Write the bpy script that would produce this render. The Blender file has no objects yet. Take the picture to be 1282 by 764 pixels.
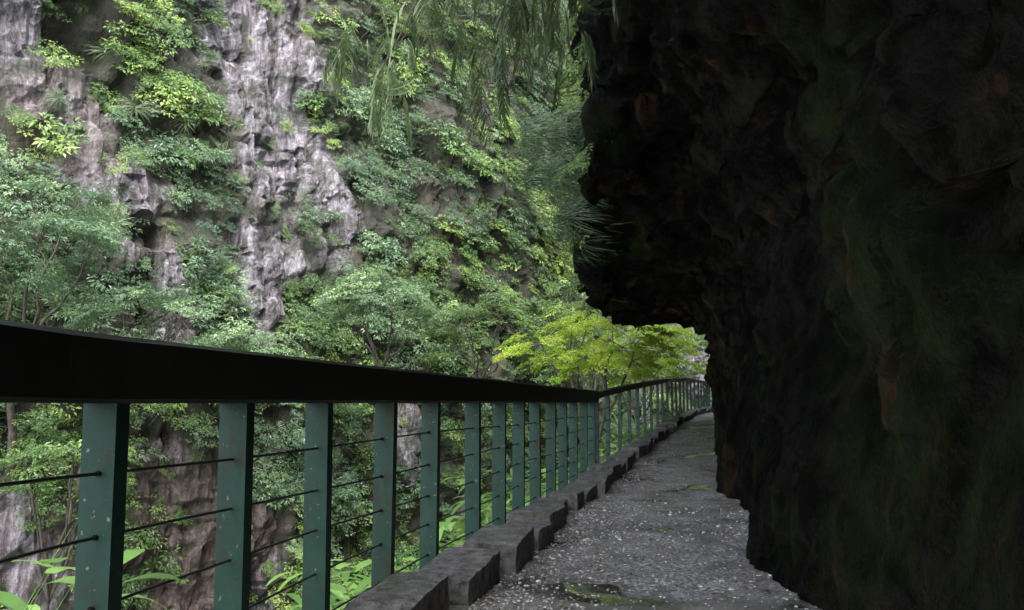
import bpy, math, random
from mathutils import Vector, noise, Matrix, Euler
random.seed(7)
R=random.random
def U(a,b): return a+(b-a)*random.random()
sc=bpy.context.scene
def link(o,parent=None):
    sc.collection.objects.link(o)
    if parent: o.parent=parent
    return o
def mesh_obj(name,verts,faces,mat=None,parent=None,smooth=False,do_link=True):
    me=bpy.data.meshes.new(name); me.from_pydata([tuple(v) for v in verts],[],faces); me.update()
    if mat: me.materials.append(mat)
    if smooth: me.polygons.foreach_set('use_smooth',[True]*len(me.polygons))
    o=bpy.data.objects.new(name,me)
    if do_link: link(o,parent)
    return o
def empty(name):
    o=bpy.data.objects.new(name,None); link(o); return o
def fattr(o,name,vals):
    a=o.data.attributes.new(name,'FLOAT','POINT'); a.data.foreach_set('value',vals)
def lerp(a,b,t): return a+(b-a)*t
def sst(a,b,x):
    t=max(0,min(1,(x-a)/(b-a))); return t*t*(3-2*t)
def fb(p,o=4): return noise.fractal(p,1.0,2.0,o)

# ---------------------------------------------------------------- materials
class M:
    def __init__(s,name):
        s.m=bpy.data.materials.new(name); s.m.use_nodes=True; s.t=s.m.node_tree; s.n=s.t.nodes; s.b=s.n['Principled BSDF']
        s.out=s.n['Material Output']; s.geo=s.n.new('ShaderNodeNewGeometry')
    def L(s,a,b): s.t.links.new(a,b)
    def noise(s,scale,detail=6,rough=.6,stretch=None,dist=0.0,src=None):
        v=src or s.geo.outputs['Position']
        if stretch:
            mp=s.n.new('ShaderNodeMapping'); mp.inputs['Scale'].default_value=stretch; s.L(v,mp.inputs['Vector']); v=mp.outputs[0]
        t=s.n.new('ShaderNodeTexNoise'); t.inputs['Scale'].default_value=scale; t.inputs['Detail'].default_value=detail
        t.inputs['Roughness'].default_value=rough; t.inputs['Distortion'].default_value=dist; s.L(v,t.inputs['Vector']); return t.outputs['Fac']
    def ramp(s,fac,stops):
        r=s.n.new('ShaderNodeValToRGB'); s.L(fac,r.inputs[0]); e=r.color_ramp.elements
        while len(e)<len(stops): e.new(.5)
        for i,(p,c) in enumerate(stops):
            e[i].position=p; e[i].color=(c[0],c[1],c[2],1) if not isinstance(c,(int,float)) else (c,c,c,1)
        return r.outputs[0]
    def mix(s,f,a,b,mode='MIX'):
        m=s.n.new('ShaderNodeMix'); m.data_type='RGBA'; m.blend_type=mode
        for sock,v in ((m.inputs[0],f),(m.inputs[6],a),(m.inputs[7],b)):
            if hasattr(v,'is_linked') : s.L(v,sock)
            elif isinstance(v,(int,float)): sock.default_value=v
            else: sock.default_value=(v[0],v[1],v[2],1)
        return m.outputs[2]
    def math(s,op,a,b=0.0):
        m=s.n.new('ShaderNodeMath'); m.operation=op
        for sock,v in ((m.inputs[0],a),(m.inputs[1],b)):
            if hasattr(v,'is_linked'): s.L(v,sock)
            else: sock.default_value=v
        return m.outputs[0]
    def attr(s,name):
        a=s.n.new('ShaderNodeAttribute'); a.attribute_name=name; return a.outputs['Fac']
    def bump(s,h,strength=.5,dist=.05,prev=None):
        b=s.n.new('ShaderNodeBump'); b.inputs['Strength'].default_value=strength; b.inputs['Distance'].default_value=dist
        s.L(h,b.inputs['Height'])
        if prev: s.L(prev,b.inputs['Normal'])
        s.L(b.outputs[0],s.b.inputs['Normal']); return b.outputs[0]
    def col(s,c):
        if hasattr(c,'is_linked'): s.L(c,s.b.inputs['Base Color'])
        else: s.b.inputs['Base Color'].default_value=(c[0],c[1],c[2],1)
    def rough(s,c):
        if hasattr(c,'is_linked'): s.L(c,s.b.inputs['Roughness'])
        else: s.b.inputs['Roughness'].default_value=c

def leaf_mat(name,dark,mid,light,trans=.35,rough=.4):
    k=M(name)
    oi=k.n.new('ShaderNodeObjectInfo')
    t=k.attr('tone')
    big=k.noise(.22,3,.5); med=k.noise(.7,3,.6)
    f=k.math('ADD',k.math('MULTIPLY',t,.42),k.math('MULTIPLY',oi.outputs['Random'],.38))
    f=k.math('ADD',f,k.math('MULTIPLY',k.math('SUBTRACT',big,.5),1.4))
    f=k.math('ADD',f,k.math('MULTIPLY',k.math('SUBTRACT',med,.5),.9))
    f=k.math('ADD',f,.1)
    c=k.ramp(f,[(0.05,dark),(.5,mid),(.95,light)])
    k.col(c); k.rough(rough)
    tr=k.n.new('ShaderNodeBsdfTranslucent'); k.L(k.mix(.4,c,light),tr.inputs[0])
    ms=k.n.new('ShaderNodeMixShader'); ms.inputs[0].default_value=trans
    k.L(k.b.outputs[0],ms.inputs[1]); k.L(tr.outputs[0],ms.inputs[2]); k.L(ms.outputs[0],k.out.inputs[0])
    return k.m
m_leaf=leaf_mat('broadleaf_foliage',(.022,.052,.022),(.09,.175,.052),(.33,.44,.11),.32)
m_leafg=leaf_mat('greygreen_foliage',(.032,.067,.042),(.115,.2,.105),(.28,.4,.18),.3)
m_yel=leaf_mat('yellowgreen_foliage',(.16,.28,.03),(.34,.5,.06),(.55,.66,.1),.5)
m_grass=leaf_mat('grass_foliage',(.03,.055,.022),(.08,.125,.05),(.18,.25,.1))
m_frond=leaf_mat('frond_foliage',(.03,.055,.03),(.075,.12,.06),(.15,.22,.11),.3)
m_lush=leaf_mat('lush_plant',(.06,.15,.035),(.18,.35,.08),(.34,.54,.16),.45,.35)

k=M('bark'); n=k.noise(9,5,.6,(1,1,.25)); k.col(k.ramp(n,[(.3,(.03,.025,.02)),(.7,(.14,.12,.1))])); k.rough(.9); k.bump(n,.6,.03); m_bark=k.m

k=M('cliff_rock')
st=k.noise(.8,10,.76,(2.0,2.0,.25),1.0)
fi=k.noise(3.4,8,.8,(1.3,1.3,.5),.8)
strata=k.noise(1.0,8,.7,(.35,.35,3.0),.6)
mixn=k.math('ADD',k.math('MULTIPLY',st,.46),k.math('MULTIPLY',fi,.40))
mixn=k.math('ADD',mixn,k.math('MULTIPLY',strata,.14))
pale=k.ramp(mixn,[(.42,(.018,.015,.016)),(.465,(.08,.071,.076)),(.505,(.195,.178,.2)),(.55,(.37,.345,.39)),(.61,(.68,.65,.72))])
darkc=k.ramp(mixn,[(.38,(.010,.011,.007)),(.52,(.034,.037,.02)),(.62,(.085,.09,.062))])  # mossy soil colour with the shade beneath foliage painted in
brown=k.ramp(mixn,[(.42,(.02,.013,.01)),(.5,(.11,.072,.055)),(.6,(.32,.25,.22))])
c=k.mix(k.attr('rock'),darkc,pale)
c=k.mix(k.attr('brown'),c,brown)
tint=k.ramp(k.noise(.5,5,.6),[(.45,0),(.65,1)])
c=k.mix(k.math('MULTIPLY',tint,.4),c,(.12,.095,.075))
moss=k.ramp(k.noise(1.3,8,.78),[(.51,0),(.57,1)])
c=k.mix(k.math('MULTIPLY',moss,.7),c,(.036,.05,.022))
k.col(c); k.rough(k.ramp(st,[(.4,.25),(.6,.7)]))
b1=k.bump(mixn,1.0,.6); k.bump(k.noise(7,8,.7),.7,.12,b1)
m_cliff=k.m

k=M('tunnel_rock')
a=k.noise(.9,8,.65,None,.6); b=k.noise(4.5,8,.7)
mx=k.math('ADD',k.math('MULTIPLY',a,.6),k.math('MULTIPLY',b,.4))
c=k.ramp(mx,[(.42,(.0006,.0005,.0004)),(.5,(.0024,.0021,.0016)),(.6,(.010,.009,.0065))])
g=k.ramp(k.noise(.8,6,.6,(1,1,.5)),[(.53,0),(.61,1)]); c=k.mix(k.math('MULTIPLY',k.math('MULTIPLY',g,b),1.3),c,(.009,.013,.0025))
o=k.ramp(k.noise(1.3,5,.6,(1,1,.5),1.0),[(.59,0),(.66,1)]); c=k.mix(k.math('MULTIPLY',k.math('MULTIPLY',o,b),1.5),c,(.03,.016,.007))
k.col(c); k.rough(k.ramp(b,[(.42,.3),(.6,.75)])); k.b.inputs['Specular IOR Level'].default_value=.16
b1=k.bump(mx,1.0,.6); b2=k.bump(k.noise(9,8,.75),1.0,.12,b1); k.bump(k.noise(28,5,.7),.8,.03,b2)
m_tunnel=k.m

k=M('path_surface')
sep=k.n.new('ShaderNodeSeparateXYZ'); k.L(k.geo.outputs['Position'],sep.inputs[0])
gr2=k.noise(38,5,.8); mid=k.noise(4,5,.65)
c=k.ramp(gr2,[(.40,(.045,.041,.038)),(.50,(.19,.175,.165)),(.60,(.68,.65,.62))])
c=k.mix(k.ramp(mid,[(.4,.5),(.6,0)]),c,(.065,.058,.052))
slab=k.math('ADD',sep.outputs[1],k.math('MULTIPLY',k.noise(3,3,.5),.35))
sf=k.ramp(k.math('MULTIPLY',slab,.1),[(.482,1),(.486,0)])
conc=k.ramp(k.noise(7,6,.65),[(.35,(.10,.095,.08)),(.65,(.25,.235,.205))])
c=k.mix(sf,c,conc)
wn=k.noise(1.5,3,.5,(1,.8,1))
dx=k.math('MULTIPLY',k.math('SUBTRACT',sep.outputs[0],.25),3.2); dy=k.math('MULTIPLY',k.math('SUBTRACT',sep.outputs[1],4.95),4.5)
dd=k.math('SQRT',k.math('ADD',k.math('MULTIPLY',dx,dx),k.math('MULTIPLY',dy,dy)))
pud=k.math('MULTIPLY',k.math('MAXIMUM',k.math('SUBTRACT',1.6,dd),0.0),.22)
wn=k.math('ADD',wn,k.math('MULTIPLY',pud,k.math('ADD',k.noise(6,3,.5),.3)))
wet=k.ramp(wn,[(.6,0),(.63,1)])
damp=k.ramp(wn,[(.46,0),(.61,1)])
c=k.mix(k.math('MULTIPLY',damp,.6),c,(.035,.033,.027))
c=k.mix(k.math('MULTIPLY',wet,.7),c,(.02,.02,.012))
k.col(c)
rr=k.ramp(k.noise(2.2,4,.6),[(.4,.3),(.6,.65)])
k.rough(k.mix(wet,rr,(.04,.04,.04)))
inv=k.math('SUBTRACT',1.0,wet)
k.bump(k.math('MULTIPLY',k.math('ADD',gr2,k.math('MULTIPLY',mid,1.2)),inv),.9,.025)
m_path=k.m

k=M('curb_stone'); a=k.noise(14,7,.7); b=k.noise(3,4,.6)
c=k.ramp(a,[(.36,(.03,.028,.026)),(.62,(.17,.16,.148))]); c=k.mix(k.ramp(b,[(.5,0),(.64,.55)]),c,(.045,.055,.024))
k.col(c); k.rough(.7); k.bump(a,1.0,.03); m_curb=k.m

def paint(name,base,worn,rust,amt=.66):
    k=M(name); c=k.ramp(k.noise(6,5,.6),[(.35,base),(.7,worn)])
    sp=k.ramp(k.noise(38,3,.6),[(amt,0),(amt+.03,1)]); c=k.mix(sp,c,(.16,.18,.14))
    ru=k.ramp(k.noise(11,6,.7,(1,1,.5)),[(.54,0),(.64,1)]); c=k.mix(k.math('MULTIPLY',ru,.8),c,rust)
    sk=k.ramp(k.noise(14,6,.7,(1,1,.12)),[(.5,0),(.62,1)]); c=k.mix(k.math('MULTIPLY',sk,.45),c,(.012,.02,.014))
    k.col(c); k.rough(.5); k.b.inputs['Specular IOR Level'].default_value=.3; k.bump(k.noise(30,4,.6),.25,.005); return k.m
m_post=paint('green_paint',(.005,.036,.023),(.011,.05,.033),(.022,.022,.012),.67)
m_rail=paint('weathered_dark_rail',(.010,.011,.008),(.02,.018,.015),(.009,.017,.01),.85)
m_rail2=paint('mossy_green_rail',(.012,.026,.009),(.03,.055,.018),(.016,.016,.01),.8)
k=M('steel_cable'); k.col((.05,.046,.043)); k.rough(.5); k.b.inputs['Metallic'].default_value=.3; m_wire=k.m
k=M('soil'); a=k.noise(3,8,.7); k.col(k.ramp(a,[(.35,(.012,.01,.007)),(.65,(.07,.06,.04))])); k.rough(.95); k.bump(a,.9,.1); m_soil=k.m
k=M('gorge_gravel'); a=k.noise(.8,8,.7); k.col(k.ramp(a,[(.35,(.08,.08,.08)),(.65,(.35,.35,.36))])); k.rough(.8); k.bump(a,.9,.2); m_floor=k.m
k=M('pebble'); oi=k.n.new('ShaderNodeObjectInfo'); k.col(k.ramp(oi.outputs['Random'],[(0,(.06,.055,.05)),(.6,(.22,.21,.2)),(.93,(.55,.53,.5))])); k.rough(.6); m_peb=k.m
k=M('dead_leaf'); oi=k.n.new('ShaderNodeObjectInfo'); k.col(k.ramp(oi.outputs['Random'],[(0,(.05,.03,.015)),(.6,(.16,.1,.045)),(1,(.22,.2,.07))])); k.rough(.7); m_dead=k.m

# ---------------------------------------------------------------- geometry helpers
def tube(pts,rads,n=6,V=None,F=None):
    V=[] if V is None else V; F=[] if F is None else F
    base=len(V); N=len(pts)
    for i,p in enumerate(pts):
        p=Vector(p); d=(Vector(pts[min(i+1,N-1)])-Vector(pts[max(i-1,0)])).normalized()
        a=d.cross(Vector((0,0,1)) if abs(d.z)<.9 else Vector((1,0,0))).normalized(); b=d.cross(a)
        for j in range(n):
            t=2*math.pi*j/n; V.append(p+(a*math.cos(t)+b*math.sin(t))*rads[i])
    for i in range(N-1):
        for j in range(n):
            F.append((base+i*n+j,base+i*n+(j+1)%n,base+(i+1)*n+(j+1)%n,base+(i+1)*n+j))
    return V,F
def wobble_path(a,b,n=7,amp=.15,seed=0,sag=0):
    a=Vector(a);b=Vector(b);L=(b-a).length;o=[]
    for i in range(n+1):
        t=i/n; p=a.lerp(b,t); w=math.sin(math.pi*t)
        p+=noise.noise_vector(Vector((t*2.3+seed,seed*1.7,3.1)))*amp*L*w; p.z+=sag*w*L; o.append(p)
    return o

class Leaves:
    def __init__(s): s.V=[];s.F=[];s.T=[]
    def leaf(s,c,d,n,L,W,tone):
        d=d.normalized(); sd=d.cross(n)
        if sd.length<1e-4: sd=Vector((1,0,0))
        sd.normalize(); n=sd.cross(d); b=len(s.V)
        s.V+= [c, c+d*L*.45+sd*W*.5+n*W*.12, c+d*L-n*L*.12, c+d*L*.45-sd*W*.5+n*W*.12]
        s.F+= [(b,b+1,b+2),(b,b+2,b+3)]; s.T+=[tone]*4
    def blade(s,p,d,L,W,droop,tone,seg=5):
        d=d.normalized(); p=Vector(p); b=len(s.V); sd=d.cross(Vector((0,0,1)))
        if sd.length<1e-3: sd=Vector((1,0,0))
        sd.normalize()
        for i in range(seg+1):
            t=i/seg; w=W*.5*(math.sin(math.pi*min(1,.12+t*.88))**.6 if t<1 else .02)
            s.V+=[p+sd*w,p-sd*w]; s.T+=[tone,tone]
            d=(d+Vector((0,0,-droop/seg))).normalized(); p=p+d*(L/seg)
        for i in range(seg):
            s.F.append((b+2*i,b+2*i+1,b+2*i+3,b+2*i+2))
    def obj(s,name,mat,parent=None,do_link=True):
        o=mesh_obj(name,s.V,s.F,mat,parent,do_link=do_link); fattr(o,'tone',s.T); return o
def rv(z0=-1,z1=1):
    a=U(0,2*math.pi); z=U(z0,z1); r=math.sqrt(max(0,1-z*z)); return Vector((r*math.cos(a),r*math.sin(a),z))
def clump(seed,pads=13,per=36,L=.16,W=.075,flat=.65,rag=0.0):
    random.seed(seed); q=Leaves()
    for i in range(pads):
        c=rv(-.35,1)*U(.35,.85+rag); c.z*=flat; pr=U(.2,.36)*(1-.3*rag); pt=U(.2,.8)
        for j in range(per):
            a=U(0,6.283); r=pr*math.sqrt(R()); p=c+Vector((math.cos(a)*r,math.sin(a)*r,U(-.06,.06)-r*r*.5))
            d=Vector((math.cos(a)+U(-.7,.7),math.sin(a)+U(-.7,.7),U(-.6,.25)))
            n=Vector((U(-.5,.5),U(-.5,.5),1)); l=L*U(.6,1.25)
            q.leaf(p,d,n,l,W*U(.7,1.2)*l/L,min(1,max(0,pt+U(-.25,.25))))
    return q
def tuft(seed,n=60,L=.9,W=.03,spread=.9,droop=1.6,up=.9):
    random.seed(seed); q=Leaves()
    for i in range(n):
        a=U(0,6.283); d=Vector((math.cos(a)*spread*U(.2,1),math.sin(a)*spread*U(.2,1),up*U(.5,1.1)))
        q.blade(Vector((U(-.12,.12),U(-.12,.12),U(-.05,.05))),d,L*U(.5,1.1),W*U(.7,1.3),droop*U(.6,1.4),R(),4)
    return q
def bamboo(seed,stems=7,L=1.3,leafL=.2,W=.022,hang=0.0):
    random.seed(seed); q=Leaves()
    for i in range(stems):
        a=U(0,6.283); d=Vector((math.cos(a),math.sin(a),U(-.2,.7)-hang)).normalized(); p=Vector((0,0,0)); n=16; dr=U(.1,.2)+hang*.15
        for j in range(n):
            d=(d+Vector((0,0,-dr))).normalized(); p2=p+d*(L/n)
            q.blade(p,p2-p,(L/n)*1.05,.008,0,.2,1)
            if j>2:
                for s in (-1,1):
                    if R()<.85:
                        sd=d.cross(Vector((0,0.01,1))).normalized()*s
                        q.blade(p,(d*.7+sd*U(.4,1)+Vector((0,0,U(-.5,.1)))),leafL*U(.6,1.2),W,U(.4,1.2),R(),3)
            p=p2
    return q
def lushplant(seed,n=7,H=.9,leafL=.28,W=.075,j0=1,lean=.35):
    random.seed(seed); q=Leaves()
    for i in range(n):
        a=U(0,6.283); d=Vector((math.cos(a)*lean,math.sin(a)*lean,1)).normalized(); p=Vector((U(-.2,.2),U(-.2,.2),0)); N=9; h=H*U(.6,1.15)
        for j in range(N):
            d=(d+Vector((math.cos(a)*.04,math.sin(a)*.04,-.03))).normalized(); p2=p+d*h/N
            q.blade(p,p2-p,h/N*1.05,.012,0,.3,1)
            if j>j0:
                b=a+j*2.4+U(-.4,.4)
                q.blade(p2,Vector((math.cos(b),math.sin(b),U(.1,.7))),leafL*U(.6,1.15),W*U(.7,1.1),U(.5,1.3),R(),5)
            p=p2
    return q
def coll(name,objs):
    c=bpy.data.collections.new(name)
    for o in objs: c.objects.link(o)
    return c
def C(name,gens,mat): return coll(name,[g.obj(name+'_'+str(i),mat,do_link=False) for i,g in enumerate(gens)])
c_leaf=C('leafy_clump',[clump(11),clump(12,15,34,.11,.05,.65,.3),clump(13,11,30,.2,.085),clump(14,14,38,.12,.06,.5,.3)],m_leaf)
c_leafg=C('greyleaf_clump',[clump(21,14,34,.18,.06,.5,.3),clump(22,12,34,.15,.07,.45),clump(23,16,32,.13,.05,.6,.4)],m_leafg)
c_yel=C('yellowleaf_clump',[clump(31,10,40,.15,.08,.3),clump(32,12,36,.13,.07,.35)],m_yel)
c_grass=C('hanging_grass_tuft',[tuft(41),tuft(42,80,1.2,.025,.8,2.4,.6),tuft(43,50,.7,.035)],m_grass)
c_frond=C('frond',[tuft(44,70,1.1,.014,.7,2.6,.4),tuft(45,50,.8,.018,.8,2.2,.5),bamboo(54,8,1.2,.16,.016,.5)],m_frond)
c_bam=C('bamboo_spray',[bamboo(51),bamboo(52,9,1.1),bamboo(53,6,1.6)],m_grass)
c_hang=C('hanging_bamboo',[bamboo(55,3,1.1,.32,.026,.8),bamboo(56,4,.9,.26,.024,.6),bamboo(57,2,1.4,.36,.03,1.0)],m_grass)
c_lush=C('lush_stem',[lushplant(61),lushplant(62,9,.7),lushplant(63,6,1.1,.34,.09)],m_lush)
c_big=C('big_leaf_stem',[lushplant(64,8,1.2,.2,.085,3,.12),lushplant(65,7,1.3,.22,.095,3,.12)],m_lush)
random.seed(99)

def scatter(name,items,col,parent=None):
    print(name,len(items))
    me=bpy.data.meshes.new(name); me.from_pydata([tuple(i[0]) for i in items],[],[])
    a=me.attributes.new('rot','FLOAT_VECTOR','POINT'); a.data.foreach_set('vector',[x for i in items for x in i[1]])
    a=me.attributes.new('scl','FLOAT','POINT'); a.data.foreach_set('value',[i[2] for i in items])
    o=bpy.data.objects.new(name,me); link(o,parent)
    ng=bpy.data.node_groups.new(name+'_gn','GeometryNodeTree')
    ng.interface.new_socket('Geometry',in_out='INPUT',socket_type='NodeSocketGeometry')
    ng.interface.new_socket('Geometry',in_out='OUTPUT',socket_type='NodeSocketGeometry')
    N=ng.nodes; gi=N.new('NodeGroupInput'); go=N.new('NodeGroupOutput')
    ip=N.new('GeometryNodeInstanceOnPoints'); ci=N.new('GeometryNodeCollectionInfo')
    ci.inputs['Collection'].default_value=col; ci.inputs['Separate Children'].default_value=True; ci.inputs['Reset Children'].default_value=True
    ra=N.new('GeometryNodeInputNamedAttribute'); ra.data_type='FLOAT_VECTOR'; ra.inputs['Name'].default_value='rot'
    sa=N.new('GeometryNodeInputNamedAttribute'); sa.data_type='FLOAT'; sa.inputs['Name'].default_value='scl'
    er=N.new('FunctionNodeEulerToRotation'); Lk=ng.links.new
    Lk(gi.outputs[0],ip.inputs['Points']); Lk(ci.outputs[0],ip.inputs['Instance']); ip.inputs['Pick Instance'].default_value=True
    Lk(ra.outputs[0],er.inputs[0]); Lk(er.outputs[0],ip.inputs['Rotation']); Lk(sa.outputs[0],ip.inputs['Scale'])
    Lk(ip.outputs[0],go.inputs[0])
    md=o.modifiers.new('scatter','NODES'); md.node_group=ng
    return o
def rot_to(n,spin=None):
    q=Vector(n).normalized().to_track_quat('Z','Y'); q=q@Euler((0,0,U(0,6.283) if spin is None else spin)).to_quaternion()
    return tuple(q.to_euler())

# ---------------------------------------------------------------- path / rail layout (world metres)
RAIL=[(-1.30,-14),(-1.25,-6),(-1.2,0),(-1.13,1.9),(-1.05,2.5),(-.93,3.1),(-.80,3.8),(-.65,4.5),(-.48,5.3),(-.22,6.4),(.10,8),(.66,10.5),(1.21,13.0),
      (1.98,15.8),(3.78,22.2),(5.6,28.5),(7.2,33.6),(9.2,40),(12.5,46),(18,51),(27,55),(40,58)]
GZ=[(-20,0),(13,0),(15.8,.15),(22.2,.44),(28.5,.64),(33.6,.67),(40,.58),(60,.5)]
def gz(y):
    for (a,b),(c,d) in zip(GZ,GZ[1:]):
        if y<=c: return lerp(b,d,max(0,(y-a)/(c-a)))
    return GZ[-1][1]
def catmull(P,n=8):
    o=[]
    for i in range(len(P)-1):
        p0=Vector(P[max(i-1,0)]);p1=Vector(P[i]);p2=Vector(P[i+1]);p3=Vector(P[min(i+2,len(P)-1)])
        for j in range(n):
            t=j/n; o.append(.5*((2*p1)+(p2-p0)*t+(2*p0-5*p1+4*p2-p3)*t*t+(3*p1-p0-3*p2+p3)*t**3))
    o.append(Vector(P[-1])); return o
rl=catmull(RAIL,10)
cum=[0]
for a,b in zip(rl,rl[1:]): cum.append(cum[-1]+(b-a).length)
def at(s):
    s=max(0,min(cum[-1]-1e-4,s))
    lo=0;hi=len(cum)-1
    while hi-lo>1:
        m=(lo+hi)//2
        if cum[m]<=s: lo=m
        else: hi=m
    t=(s-cum[lo])/(cum[hi]-cum[lo]); p=rl[lo].lerp(rl[hi],t)
    d=(rl[hi]-rl[lo]).normalized()
    return p,d,Vector((d.y,-d.x))
def s_of_y(y):
    for i in range(len(rl)-1):
        if rl[i+1].y>=y: return lerp(cum[i],cum[i+1],(y-rl[i].y)/(rl[i+1].y-rl[i].y))

V=[];F=[];nx=26;S=int(cum[-1]/.25)
for i in range(S+1):
    p,d,n=at(i*.25)
    for j in range(nx+1):
        o=-.3+4.0*j/nx; q=p+n*o
        z=gz(p.y)+.018*fb(Vector((q.x*1.3,q.y*1.3,0)),3)
        if j==0: z-=.5
        V.append((q.x,q.y,z))
for i in range(S):
    for j in range(nx):
        a=i*(nx+1)+j; F.append((a,a+1,a+nx+2,a+nx+1))
mesh_obj('path',V,F,m_path,smooth=True)

def rail(parent,name,s0,s1,zb,h,w,mat,step=.25):
    V=[];F=[];n=max(2,int((s1-s0)/step)); bv=.012
    prof=[(-w/2,bv),(-w/2+bv,0),(w/2-bv,0),(w/2,bv),(w/2,h-bv),(w/2-bv,h),(-w/2+bv,h),(-w/2,h-bv)]
    for i in range(n+1):
        s=lerp(s0,s1,i/n); p,d,nn=at(s)
        for (o,z) in prof:
            j=.003*noise.noise(Vector((s*2,o*30,z*30)))
            q=p+nn*(o+j); V.append((q.x,q.y,gz(p.y)+zb+z+j))
    for i in range(n):
        for j in range(8):
            F.append((i*8+j,i*8+(j+1)%8,(i+1)*8+(j+1)%8,(i+1)*8+j))
    F.append(tuple(range(8))); F.append(tuple(n*8+j for j in range(7,-1,-1)))
    mesh_obj(name,V,F,mat,parent)
def posts(parent,ss,top,mat,wid,dep):
    V=[];F=[]
    for s in ss:
        p,d,n=at(s); g=gz(p.y); lean=Vector((U(-.012,.012),U(-.012,.012)))
        t=.010
        pr=[(-wid/2,-dep/2),(wid/2,-dep/2),(wid/2,dep/2),(wid/2-t,dep/2),(wid/2-t,-dep/2+t),(-wid/2+t,-dep/2+t),(-wid/2+t,dep/2),(-wid/2,dep/2)]
        b=len(V)
        for zi,z in enumerate((g-.7,g+top)):
            for (o,l) in pr:
                q=p+n*(o)+d*l+lean*zi; V.append((q.x,q.y,z))
        for j in range(8): F.append((b+j,b+(j+1)%8,b+8+(j+1)%8,b+8+j))
        F.append(tuple(b+8+j for j in range(8)))
    mesh_obj('posts',V,F,mat,parent)
def cables(parent,s0,s1,hs,ss,r=.0048):
    V=[];F=[]
    for h in hs:
        pts=[];n=int((s1-s0)/.13)
        for i in range(n+1):
            s=lerp(s0,s1,i/n); p,d,nn=at(s); q=p
            pts.append((q.x,q.y,gz(p.y)+h+.009*math.sin(s*1.3+h*9)))
        tube(pts,[r]*len(pts),5,V,F)
        for s in ss:
            p,d,nn=at(s); a=p-d*.034; b=p+d*.03; hh=h+.009*math.sin(s*1.3+h*9)
            tube([(a.x,a.y,gz(p.y)+hh),(b.x,b.y,gz(p.y)+hh)],[.008,.008],8,V,F)
    mesh_obj('cables',V,F,m_wire,parent,smooth=True)
sK=s_of_y(12.95)
fence=empty('cable_railing')
rail(fence,'handrail',0,sK,1.0,.175,.13,m_rail)
ss=[s_of_y(y) for y in (2.38,3.07,3.78,4.52,5.28)]
s=ss[-1]+.95; random.seed(4)
while s<sK-.2: ss.append(s); s+=.84+U(-.06,.06)
b=ss[0]-.765
while b>.3: ss.append(b); b-=.765
posts(fence,ss,1.02,m_post,.10,.055)
cables(fence,0,sK,[.82,.645,.47,.295,.12],ss)
f2=empty('cable_railing')
rail(f2,'handrail',sK+.05,cum[-1]-1,1.06,.1,.12,m_rail2)
ss=[];s=sK+.12
while s<cum[-1]-2: ss.append(s); s+=1.15
posts(f2,ss,1.08,m_post,.06,.045); cables(f2,sK+.05,cum[-1]-2,[.86,.68,.5,.32,.15],ss)

# curb blocks: separate straight stones, each set at its own height and offset
V=[];F=[];s=.5; random.seed(8); bi=0
while s<cum[-1]-3:
    L=U(.6,.8); bi+=1; h=U(.12,.16)+(.05 if bi%2 else 0)*R(); w=U(.24,.34); off=U(.06,.13); nseg=(12,7,6); tilt=U(-.02,.02); yaw=U(-.03,.03)
    p0,d0,n0=at(s+L/2); g0=gz(p0.y); slope_=(gz(p0.y+.3)-gz(p0.y-.3))/.6
    idx={}; sd=U(0,100)
    for i in range(nseg[0]+1):
        for j in range(nseg[1]+1):
            for kx in range(nseg[2]+1):
                if 0<i<nseg[0] and 0<j<nseg[1] and 0<kx<nseg[2]: continue
                u=i/nseg[0];v=j/nseg[1];t=kx/nseg[2]; cu=(u-.5)*2
                o=off+w*v+yaw*cu; z=-.1+(h+.1)*t; al=(u-.5)*L
                if kx==nseg[2]:
                    if j in(0,nseg[1]): z-=.008
                    if i in(0,nseg[0]): z-=.010
                if j==nseg[1] and i in (0,nseg[0]): o-=.010
                q=p0+n0*o+d0*al; nv=noise.noise_vector(Vector((q.x*3+sd,q.y*3,z*3)))*.008+noise.noise_vector(Vector((q.x*13,q.y*13+sd,z*13)))*.007
                idx[(i,j,kx)]=len(V); V.append((q.x+nv.x,q.y+nv.y,g0+slope_*al+z+nv.z+tilt*cu))
    def quad(a,b,c,d): F.append((idx[a],idx[b],idx[c],idx[d]))
    A,B,Cc=nseg
    for i in range(A):
        for j in range(B): quad((i,j,Cc),(i+1,j,Cc),(i+1,j+1,Cc),(i,j+1,Cc))
        for kx in range(Cc):
            quad((i,0,kx),(i+1,0,kx),(i+1,0,kx+1),(i,0,kx+1)); quad((i,B,kx),(i,B,kx+1),(i+1,B,kx+1),(i+1,B,kx))
    for j in range(B):
        for kx in range(Cc):
            quad((0,j,kx),(0,j,kx+1),(0,j+1,kx+1),(0,j+1,kx)); quad((A,j,kx),(A,j+1,kx),(A,j+1,kx+1),(A,j,kx+1))
    s+=L+U(.07,.13)
mesh_obj('stone_curb',V,F,m_curb)

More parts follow.
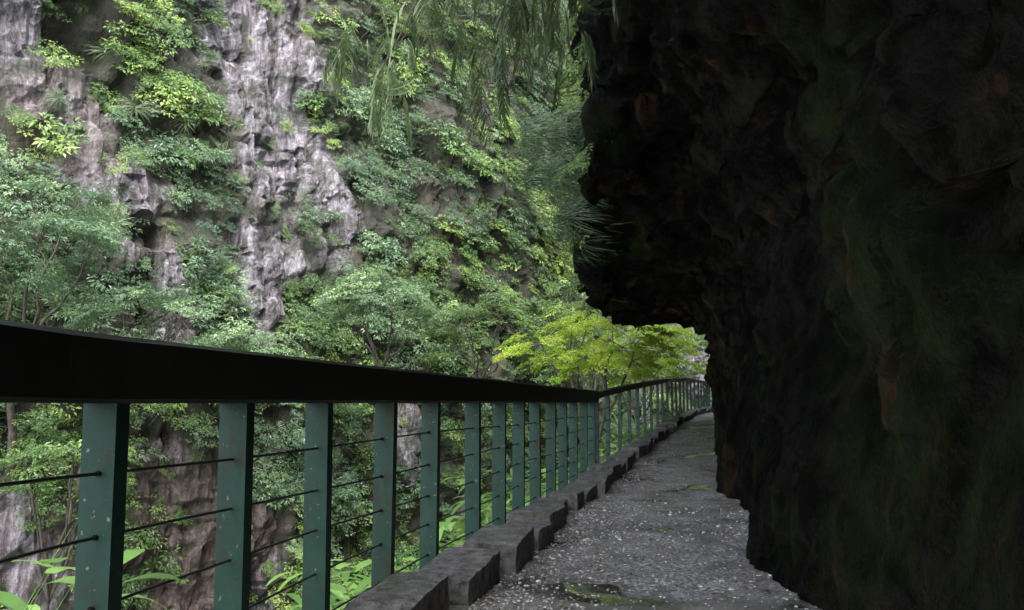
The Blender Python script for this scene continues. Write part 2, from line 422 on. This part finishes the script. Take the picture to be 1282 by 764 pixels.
# ---------------------------------------------------------------- tunnel cliff (swept sections)
SEC=[  # roof over and behind the camera is unseen, added to block sky light
(-14,[(1.3,-.4),(1.5,.8),(1.6,1.8),(1.4,3.0),(.8,4.1),(.2,5.0),(-.5,5.3),(-.9,6.0),(-.8,7.5),(-.3,10),(0.3,13),(1.5,17),(14,24)]),
(0,[(1.25,-.4),(1.45,.8),(1.55,1.8),(1.35,3.0),(.8,4.1),(.2,5.0),(-.4,5.3),(-.8,6.0),(-.7,7.5),(-.3,10),(0.3,13),(1.5,17),(14,24)]),
(5.5,[(1.5,-.4),(1.65,.8),(1.8,1.8),(1.65,3.0),(1.1,4.3),(.5,5.1),(-.3,5.4),(-.6,6.0),(-.5,7.5),(-.1,10),(.3,13),(1.5,17),(14,24)]),
(9.5,[(2.25,-.4),(2.4,.9),(2.5,2),(2.4,3.2),(2.2,4.2),(1.7,5.3),(1.25,6.1),(1.15,6.6),(1.15,7.8),(1.2,10),(1.4,13),(2.3,17),(14,24)]),
(14,[(3.1,-.3),(3.25,.9),(3.2,1.8),(3.0,2.55),(2.5,2.85),(1.65,2.75),(1.1,2.52),(1.0,2.9),(1.38,4.3),(1.12,6),(1.15,9),(2.4,15),(14,24)]),
(19,[(4.5,0),(4.6,1.1),(4.55,2.0),(4.3,2.7),(3.6,3.05),(2.6,3.05),(1.95,3.0),(1.75,3.5),(1.9,5),(1.9,7),(2.1,10),(3.2,16),(15,24)]),
(24,[(5.9,.2),(5.95,1.2),(5.85,2.1),(5.6,2.75),(4.95,3.2),(3.9,3.3),(3.0,3.3),(2.7,3.9),(2.8,5),(2.9,8),(3.1,11),(4.2,16),(16,24)]),
(27,[(7.0,.3),(7.2,1.2),(7.3,2.2),(7.1,3.0),(6.6,3.7),(6.0,4.0),(5.6,4.3),(5.4,4.9),(5.4,6),(5.5,8),(5.8,11),(7,16),(17,24)]),
(34,[(10,.3),(10.3,1.2),(10.6,2.2),(10.8,3.2),(11,4),(11.1,5),(11.2,6),(11.3,7),(11.5,8),(11.8,10),(12.3,13),(13.5,17),(22,24)]),
(44,[(15,.3),(15.3,1.2),(15.6,2.2),(15.8,3.2),(16,4),(16.1,5),(16.2,6),(16.3,7),(16.5,8),(16.8,10),(17.3,13),(18.5,17),(26,24)]),
(51,[(30,.3),(30.3,1.2),(30.6,2.2),(30.8,3.2),(31,4),(31.1,5),(31.2,6),(31.3,7),(31.5,8),(31.8,10),(32.3,13),(33.5,17),(40,24)])]
ys=[];y=-14
while y<51: ys.append(y); y+= .08 if 3<y<29 else .3
V=[];F=[];sub=18;NP=0
for y in ys:
    for a,b in zip(SEC,SEC[1:]):
        if y<=b[0]: break
    t=(y-a[0])/(b[0]-a[0]); t=t*.6+.4*(t*t*(3-2*t))
    cp=[(lerp(p[0],q[0],t),lerp(p[1],q[1],t)) for p,q in zip(a[1],b[1])]
    pts=catmull(cp,sub); NP=len(pts)
    for kx,p in enumerate(pts):
        P=Vector((p.x,y,p.y))
        amp=min(1,.35+max(0,p.y-.2)*.25)
        nv=noise.noise_vector(P*.45+Vector((5,0,0)))*.36+noise.noise_vector(P*1.2)*.24+noise.noise_vector(P*3.1)*.16+noise.noise_vector(P*6.5)*.09
        cr=1-min(1,abs(noise.noise(P*.8+Vector((0,9,0))))*5)
        nv+=Vector((.8,0,.4))*cr*.26
        cr=1-min(1,abs(noise.noise(P*2.1+Vector((0,3,0))))*5)
        nv+=Vector((.8,0,.4))*cr*.12
        V.append(P+nv*amp)
for i in range(len(ys)-1):
    for j in range(NP-1):
        a=i*NP+j; F.append((a,a+1,a+NP+1,a+NP))
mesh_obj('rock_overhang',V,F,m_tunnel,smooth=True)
TV=V

# ---------------------------------------------------------------- opposite cliff
CL=[(-62,-30),(-45,0),(-30,14),(-15,25),(-7.5,32.5),(0,40),(8,54),(22,70),(45,85),(80,95)]
cl=catmull(CL,14); cc=[0]
for a,b in zip(cl,cl[1:]): cc.append(cc[-1]+(b-a).length)
def cat_(s):
    i=0
    for i in range(len(cc)-1):
        if cc[i+1]>=s: break
    t=(s-cc[i])/(cc[i+1]-cc[i]); p=cl[i].lerp(cl[i+1],t); d=(cl[i+1]-cl[i]).normalized(); return p,Vector((d.y,-d.x))
ROCK=[
 [(-8.1,19,1.7),(-8.1,14,1.5),(-7.8,10.5,1.3),(-8.1,8,1.0),(-8.6,5.5,.75),(-8.7,3.4,.5)],
 [(-6.7,11,.6),(-6.4,8.5,.8),(-6.6,6.4,.5)],
 [(-13.4,11,.6),(-12.9,9.4,.9),(-12.5,7.8,1.1),(-12.3,6.2,.65)],
 [(-11.3,6,.35),(-11.1,4.6,.6),(-11.1,3.2,.45)],
 [(-14.6,13,.6),(-14.3,10,.5)],
 [(-4.3,1.3,.45),(-4.2,0,.55),(-4.2,-1.6,.4)],
 [(-11.4,-1,.8),(-10.6,-2.5,1.3),(-10,-4.5,1.5),(-9.5,-7,1.5)],
 [(-14.5,-2,.7),(-14,-4,1.0)],
 [(-2.5,-2,.4),(-2.4,-5,.6)],[(12.5,8,1.5),(13,3,1.5)]]
def zones(x,z):
    w=noise.noise(Vector((x*.55,z*.4,1)))*.8+noise.noise(Vector((x*1.7,z*1.2,7)))*.8
    best=0
    for L in ROCK:
        for (x0,z0,w0),(x1,z1,w1) in zip(L,L[1:]):
            zt=max(min(z0,z1),min(max(z0,z1),z)); t=(zt-z0)/(z1-z0)
            dx=abs(x-lerp(x0,x1,t)); dz=abs(z-zt); d=math.hypot(dx,dz)/lerp(w0,w1,t)
            best=max(best,1-sst(.75,1.3,d+w*.7))
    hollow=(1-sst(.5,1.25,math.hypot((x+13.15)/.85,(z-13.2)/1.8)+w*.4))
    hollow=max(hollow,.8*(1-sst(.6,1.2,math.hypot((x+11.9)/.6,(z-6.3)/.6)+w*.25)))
    brown=(1-sst(.7,1.4,math.hypot((x+13.6)/1.3,(z-9.6)/1.8)+w*.4))*.45
    brown=max(brown,(1-sst(.7,1.4,math.hypot((x+11)/2.0,(z+3.5)/3)+w*.4))*.8)
    return best,hollow,brown
us=[];u=0
while u<cc[-1]-.5:
    us.append(u); p,_=cat_(u); u+= .14 if -17<p.x<6 else .5
zs=[];z=-13
while z<34: zs.append(z); z+=.16 if -7<z<19 else .6
V=[];F=[];ra=[];ba=[];grid=[]
for i,u in enumerate(us):
    p,n=cat_(u); row=[]
    for j,z in enumerate(zs):
        x=p.x; P=Vector((p.x,p.y,z))
        r,h,b=zones(x,z) if (-17<x<16) else (max(0,noise.noise(P*.2))*1.5,0,0)
        lean=-(z-2)*.10
        Q=Vector((P.x,P.y,P.z*.6))
        o=noise.noise(Q*.16)*2.0+noise.noise(Q*.4+Vector((3,3,3)))*.9
        o+=fb(Vector((P.x*.8,P.y*.8,P.z*.4)),6)*.7
        tq=noise.noise(Vector((P.x*.7,P.y*.7,P.z*.2+4)))
        o-=(1-min(1,abs(tq)*7))*.55
        sq=noise.noise(Vector((P.x*.35+9,P.y*.35,P.z*1.5+.3*tq*6)))
        o-=(1-min(1,abs(sq)*6))*.18
        vr=noise.noise(Vector((P.x*2.2+tq*2,P.y*2.2,P.z*.45)))
        o+=(.5-abs(vr))*.45*(.3+r)
        o+=(.16*noise.cell(Vector((P.x*1.5+tq*2.5,P.y*1.5,P.z*.6+sq*1.5))))*(.3+r)
        o+=(1-r)*noise.noise(P*.9+Vector((0,0,50)))*.8
        o-=h*2.0
        o=o*.8+lean
        q=Vector((p.x+n.x*o,p.y+n.y*o,z+.15*noise.noise(P*1.3)))
        V.append(q); ra.append(min(1,r*(1-h))); ba.append(min(1,b)); row.append((q,n,r,h))  # hollows fall back to the dark colour, painting in their shade
    grid.append(row)
nz=len(zs);nu=len(us)
for i in range(nu-1):
    for j in range(nz-1):
        a=i*nz+j; F.append((a,a+nz,a+nz+1,a+1))
o=mesh_obj('gorge_cliff',V,F,m_cliff); fattr(o,'rock',ra); fattr(o,'brown',ba)

A=[];B=[];G=[]
random.seed(5)
for i in range(nu-1):
    for j in range(nz-1):
        q,n,r,h=grid[i][j]
        if q.y<14 or q.x>.30*q.y or q.z<-7.5 or q.z>1.5+.54*q.y: continue
        if q.x<-.66*q.y: continue
        area=(us[i+1]-us[i])*(zs[j+1]-zs[j])
        gap=noise.noise(q*.5+Vector((20,1,1)))+.6*noise.noise(q*1.3)
        dens=3.2*(1-sst(.35,.85,r))*(1-sst(.3,.8,h))*(.3+.7*sst(-.42,-.1,gap))
        if q.y>52 : dens*=.6
        if r>.4 and R()<1.2*area*sst(-.1,.3,noise.noise(q*.8)):
            nn=Vector((n.x,n.y,.6)); A.append((q+Vector((n.x,n.y,.6))*.05,rot_to(nn),U(.2,.5)))
        if R()<dens*area:
            nn=Vector((n.x*U(.4,1.1),n.y*U(.4,1.1),U(.5,1.3)))
            s=U(.3,.62)+.5*R()**4
            it=(q+Vector((n.x,n.y,0))*U(0,.6)*s,rot_to(nn),s)
            kind=noise.noise(q*.25+Vector((7,7,7)))+U(-.25,.25)
            if -12.2<q.x<-9.0 and q.z>5 and R()<.25: G.append((q+Vector((n.x,n.y,0))*.1,rot_to(Vector((n.x,n.y,.5))),U(.4,.9)))
            elif kind>.08: B.append(it)
            else: A.append(it)
        if R()<.4*area and r<.8: G.append((q+Vector((n.x,n.y,0))*.1,rot_to(Vector((n.x,n.y,.5))),U(.35,.85)))
cf=empty('cliff_foliage')
scatter('broadleaf_shrubs',A,c_leaf,cf); scatter('pale_shrubs',B,c_leafg,cf); scatter('hanging_grass',G,c_grass,cf)

# ---------------------------------------------------------------- trees
def tree(name,base,cen,rad,n,col,cs,seed,trunk=.12,layers=None,up=1.0):
    random.seed(seed); e=empty(name); base=Vector(base); cen=Vector(cen); V=[];F=[];items=[]
    fork=base.lerp(cen,.55)+Vector((U(-.3,.3),0,-.1*rad[2]))
    tp=wobble_path(base,fork,8,.12,seed); tube(tp,[lerp(trunk,trunk*.6,i/8) for i in range(9)],8,V,F)
    limbs=[]
    for i in range(6):
        a=i*1.05+U(-.3,.3); e1=cen+Vector((math.cos(a)*rad[0]*.55,math.sin(a)*rad[1]*.55,U(-.3,.5)*rad[2]))
        lp=wobble_path(fork,e1,7,.15,seed+i*3.3); tube(lp,[lerp(trunk*.5,trunk*.16,k/7) for k in range(8)],6,V,F); limbs.append(lp)
    for i in range(n):
        d=rv(-.7,1); rr=U(.45,1)**.6; p=cen+Vector((d.x*rad[0]*rr,d.y*rad[1]*rr,d.z*rad[2]*rr))
        if layers:
            k=round((p.z-cen.z)/layers)*layers; p.z=cen.z+k+U(-.1,.1)-.06*((p-cen).length)
        if noise.noise(p*.8+Vector((seed,0,0)))<-.22: continue
        items.append((p,rot_to(Vector((U(-.3,.3)+d.x*.3,U(-.3,.3)+d.y*.3,up))),cs*U(.55,1.25)))
        best=min((q for lp in limbs for q in lp[3:]),key=lambda q:(q-p).length)
        tube(wobble_path(best,p,4,.15,i),[trunk*.12,trunk*.1,trunk*.08,trunk*.06,trunk*.04],4,V,F)
    mesh_obj('trunk',V,F,m_bark,e,True); scatter('crown',items,col,e)
tree('cliff_tree',(-14.2,25.5,-1),(-12.4,22.3,4.9),(2.6,2.2,2.1),85,c_leafg,.68,71,.13,.5)
tree('cliff_tree',(-12.5,26,-1.5),(-9.8,23.8,3.0),(2.0,1.8,1.3),50,c_leafg,.6,72,.1,.4)
tree('cliff_tree',(-9,30,-2),(-8.2,27.5,2.3),(2.0,1.6,1.1),45,c_leafg,.57,73,.1,.4)
tree('cliff_tree',(-5,33,0),(-4.6,30,4.1),(2.4,1.8,1.4),60,c_leafg,.6,74,.1,.4)
tree('cliff_tree',(-1.5,36,0),(-1.0,33,3.6),(2.4,1.8,1.5),60,c_leaf,.58,75,.1,.4)
tree('cliff_tree',(-13,25,-8),(-11,22.5,-.6),(2.0,1.6,1.2),35,c_leaf,.6,76,.1,.4)
tree('yellow_green_tree',(2.3,23.5,-3.8),(1.95,23,2.35),(2.2,1.9,.95),80,c_yel,.5,81,.13,.3)
tree('yellow_green_tree',(4.6,33,-3),(5.0,33,2.9),(2.3,1.8,1.2),60,c_yel,.5,82,.1,.35)
tree('riverside_tree',(9.5,46,-3),(9.5,46,3.4),(2.6,2,2.2),60,c_leaf,.7,83,.12,.4)
tree('riverside_tree',(3,40,-3),(3.4,40,3.4),(3.0,2,2.4),70,c_leaf,.7,84,.12,.4)

# ---------------------------------------------------------------- slope below the path and gorge floor
V=[];F=[];nd=60
SS=int(cum[-1]/.4)
slope={}
for i in range(SS+1):
    p,d,n=at(i*.4)
    for j in range(nd+1):
        t=j/nd; dd=.12+10*t**1.6; z=gz(p.y)-.12-1.35*dd*(.6+.4*min(1,dd))
        z=max(z,-12.5) ; q=p-n*dd
        P=Vector((q.x,q.y,z)); k=min(1,dd)
        q2=(q.x,q.y,z+k*(.5*noise.noise(P*.5)+.2*noise.noise(P*1.6))); V.append(q2); slope[(i,j)]=Vector(q2)
for i in range(SS):
    for j in range(nd):
        a=i*(nd+1)+j; F.append((a,a+nd+1,a+nd+2,a+1))
mesh_obj('hillside',V,F,m_soil,smooth=True)
V=[];F=[];N=60
for i in range(N+1):
    for j in range(N+1):
        x=-300+600*i/N;y=-300+600*j/N; V.append((x,y,-12+.4*noise.noise(Vector((x*.1,y*.1,0)))))
for i in range(N):
    for j in range(N): a=i*(N+1)+j; F.append((a,a+N+1,a+N+2,a+1))
mesh_obj('ground',V,F,m_floor)

random.seed(17)
lu=[];gr=[];lf=[]
for i in range(SS+1):
    p,d,n=at(i*.4)
    if p.y>34 or p.y<1: continue
    for t in range((18 if p.y<16 else 7) if p.y>4.0 else 4):
        dd=U(.7,4.0)
        if p.y<4.4 and dd<1.4: continue
        j=min(nd,int(((dd-.12)/10)**(1/1.6)*nd)); q=slope[(i,j)]+Vector((U(-.1,.1),U(-.1,.1),0))
        if p.y<6 and q.z+1.0>.6: continue
        x=R()
        if x<.75: lu.append((q,rot_to((-.15+U(-.2,.2),U(-.2,.2),1)),U(.8,1.35) if p.y>5.5 else U(.7,1.15)))
        elif x<.82: gr.append((q,rot_to((-.3,0,1)),U(.6,1.1)))
        else: lf.append((q+Vector((0,0,.3)),rot_to((-.3,0,1)),U(.45,.9)))
e=empty('slope_plants')
scatter('stem_plants',lu,c_lush,e); scatter('grasses',gr,c_grass,e); scatter('shrubs',lf,c_leaf,e)
e=empty('broadleaf_plant')
its=[((-1.80,2.95,-.74),(0,0,.4),1.05),((-2.0,3.3,-.8),(0,0,2.1),1.05),((-1.72,2.8,-.8),(0,0,4.1),1.0)]
scatter('stems',its,c_big,e)

# ---------------------------------------------------------------- growth on the overhang edge
random.seed(23)
e=empty('overhang_plants'); gr=[];lf=[]
for i,y in enumerate(ys):
    if y<8.5 or y>22: continue
    for kx in range(6*sub,11*sub):
        P=TV[i*NP+kx]
        if P.z<3.0: continue
        pr=.004+.03*sst(11.5,13,y)*(1-sst(15.5,18,y))
        if P.z>5.5: pr*=2
        if kx<7*sub: pr*=.5
        if R()<pr:
            x=R()
            if x<.5: gr.append((P,rot_to((-1,-.2,U(-.2,.5))),U(.3,.65)))
            else: lf.append((P+Vector((-.1,0,0)),rot_to((-1,-.2,.8)),U(.22,.5)))
for t in range(100):
    z=U(3.4,5.4); lim=1.1-1.2*sst(3.3,4.4,z)*(1-.3*sst(4.6,5.4,z))
    P=Vector((U(lim,1.2) if R()<.7 else U(.6,1.25),U(12.9,14.6),z))
    gr.append((P,rot_to((-1,-.1,U(-.5,.3))),U(.4,.75)))
scatter('fronds',gr,c_frond,e); scatter('small_shrubs',lf,c_leaf,e)
e=empty('bamboo_branches'); V=[];F=[];it=[];ih=[]
random.seed(31)
for b in range(19):
    a=Vector((U(-.4,1.0),U(7.0,10.0),0)); a.z=1+.50*a.y+U(.2,.6); t=a+Vector((U(-2.1,-.1),U(-.5,.8),U(-1.5,-.6)))
    pts=wobble_path(a,t,8,.12,b,.14); tube(pts,[lerp(.011,.003,i/8) for i in range(9)],5,V,F)
    for i in (2,4,6,7,8):
        if R()<.45: it.append((pts[i],rot_to((U(-1,0),U(-.4,.4),U(-.6,.3))),U(.2,.45)))
        else: ih.append((pts[i],(0,0,U(0,6.28)),U(.4,.8)))
mesh_obj('canes',V,F,m_bark,e,True); scatter('leaf_sprays',it,c_bam,e); scatter('hanging_sprays',ih,c_hang,e)

# ---------------------------------------------------------------- pebbles and litter
def rock_proto(nm,s):
    random.seed(s); import bmesh
    bm=bmesh.new(); bmesh.ops.create_icosphere(bm,subdivisions=1,radius=1)
    for v in bm.verts: v.co*=U(.7,1.15); v.co.z*=.55
    me=bpy.data.meshes.new(nm); bm.to_mesh(me); bm.free(); me.materials.append(m_peb); return bpy.data.objects.new(nm,me)
c_peb=coll('pebbles_src',[rock_proto('pebble_%d'%i,i) for i in range(3)])
q=Leaves(); q.leaf(Vector((-.5,0,0)),Vector((1,0,.1)),Vector((0,0,1)),1,.5,.5); dl=q.obj('dead_leaf_0',m_dead,do_link=False)
c_dead=coll('dead_src',[dl])
random.seed(40); it=[];dd_=[]
for i in range(8500):
    y=U(3.2,22) if R()<.7 else U(3.2,9); s=s_of_y(y); p,d,n=at(s); o=U(.42,2.4) if R()<.6 else .42+abs(random.gauss(0,.25)); q=p+n*o
    it.append(((q.x,q.y,gz(p.y)+.018*fb(Vector((q.x*1.3,q.y*1.3,0)),3)+.002),(0,0,U(0,6)),U(.004,.011) if R()<.95 else U(.012,.02)))
for i in range(520):
    y=U(3.2,24); s=s_of_y(y); p,d,n=at(s); o=.4+abs(random.gauss(0,.35)) if R()<.6 else U(.4,2.2); q=p+n*o
    dd_.append(((q.x,q.y,gz(p.y)+.018*fb(Vector((q.x*1.3,q.y*1.3,0)),3)+.012),(U(-.3,.3),U(-.3,.3),U(0,6)),U(.02,.06)))
scatter('gravel',it,c_peb); scatter('leaf_litter',dd_,c_dead)

# ---------------------------------------------------------------- light, world, camera
el=math.radians(56); az=math.radians(166)
w=bpy.data.worlds.new('World'); sc.world=w; w.use_nodes=True; nt=w.node_tree
bg=nt.nodes['Background']; sky=nt.nodes.new('ShaderNodeTexSky'); sky.sky_type='NISHITA'; sky.sun_disc=False
sky.sun_elevation=el; sky.sun_rotation=az; sky.air_density=1.2; sky.dust_density=3.0
hs=nt.nodes.new('ShaderNodeHueSaturation'); hs.inputs['Saturation'].default_value=.5; nt.links.new(sky.outputs[0],hs.inputs['Color'])
nt.links.new(hs.outputs[0],bg.inputs[0]); bg.inputs[1].default_value=.9
sd=Vector((math.sin(az)*math.cos(el),math.cos(az)*math.cos(el),math.sin(el)))
l=bpy.data.lights.new('sun','SUN'); l.energy=5; l.angle=math.radians(20); l.color=(1,.97,.93)
lo=bpy.data.objects.new('sun',l); link(lo); lo.rotation_euler=sd.to_track_quat('Z','Y').to_euler(); lo.location=(0,0,60)
cam=bpy.data.cameras.new('camera'); cam.lens=31.2; cam.sensor_width=36; cam.clip_end=1000; cam.clip_start=.05
co=bpy.data.objects.new('camera',cam); link(co); co.location=(0,0,1.0); co.rotation_euler=(math.radians(96.3),0,0)
sc.camera=co
sc.view_settings.view_transform='Standard'; sc.view_settings.look='None'; sc.view_settings.exposure=0
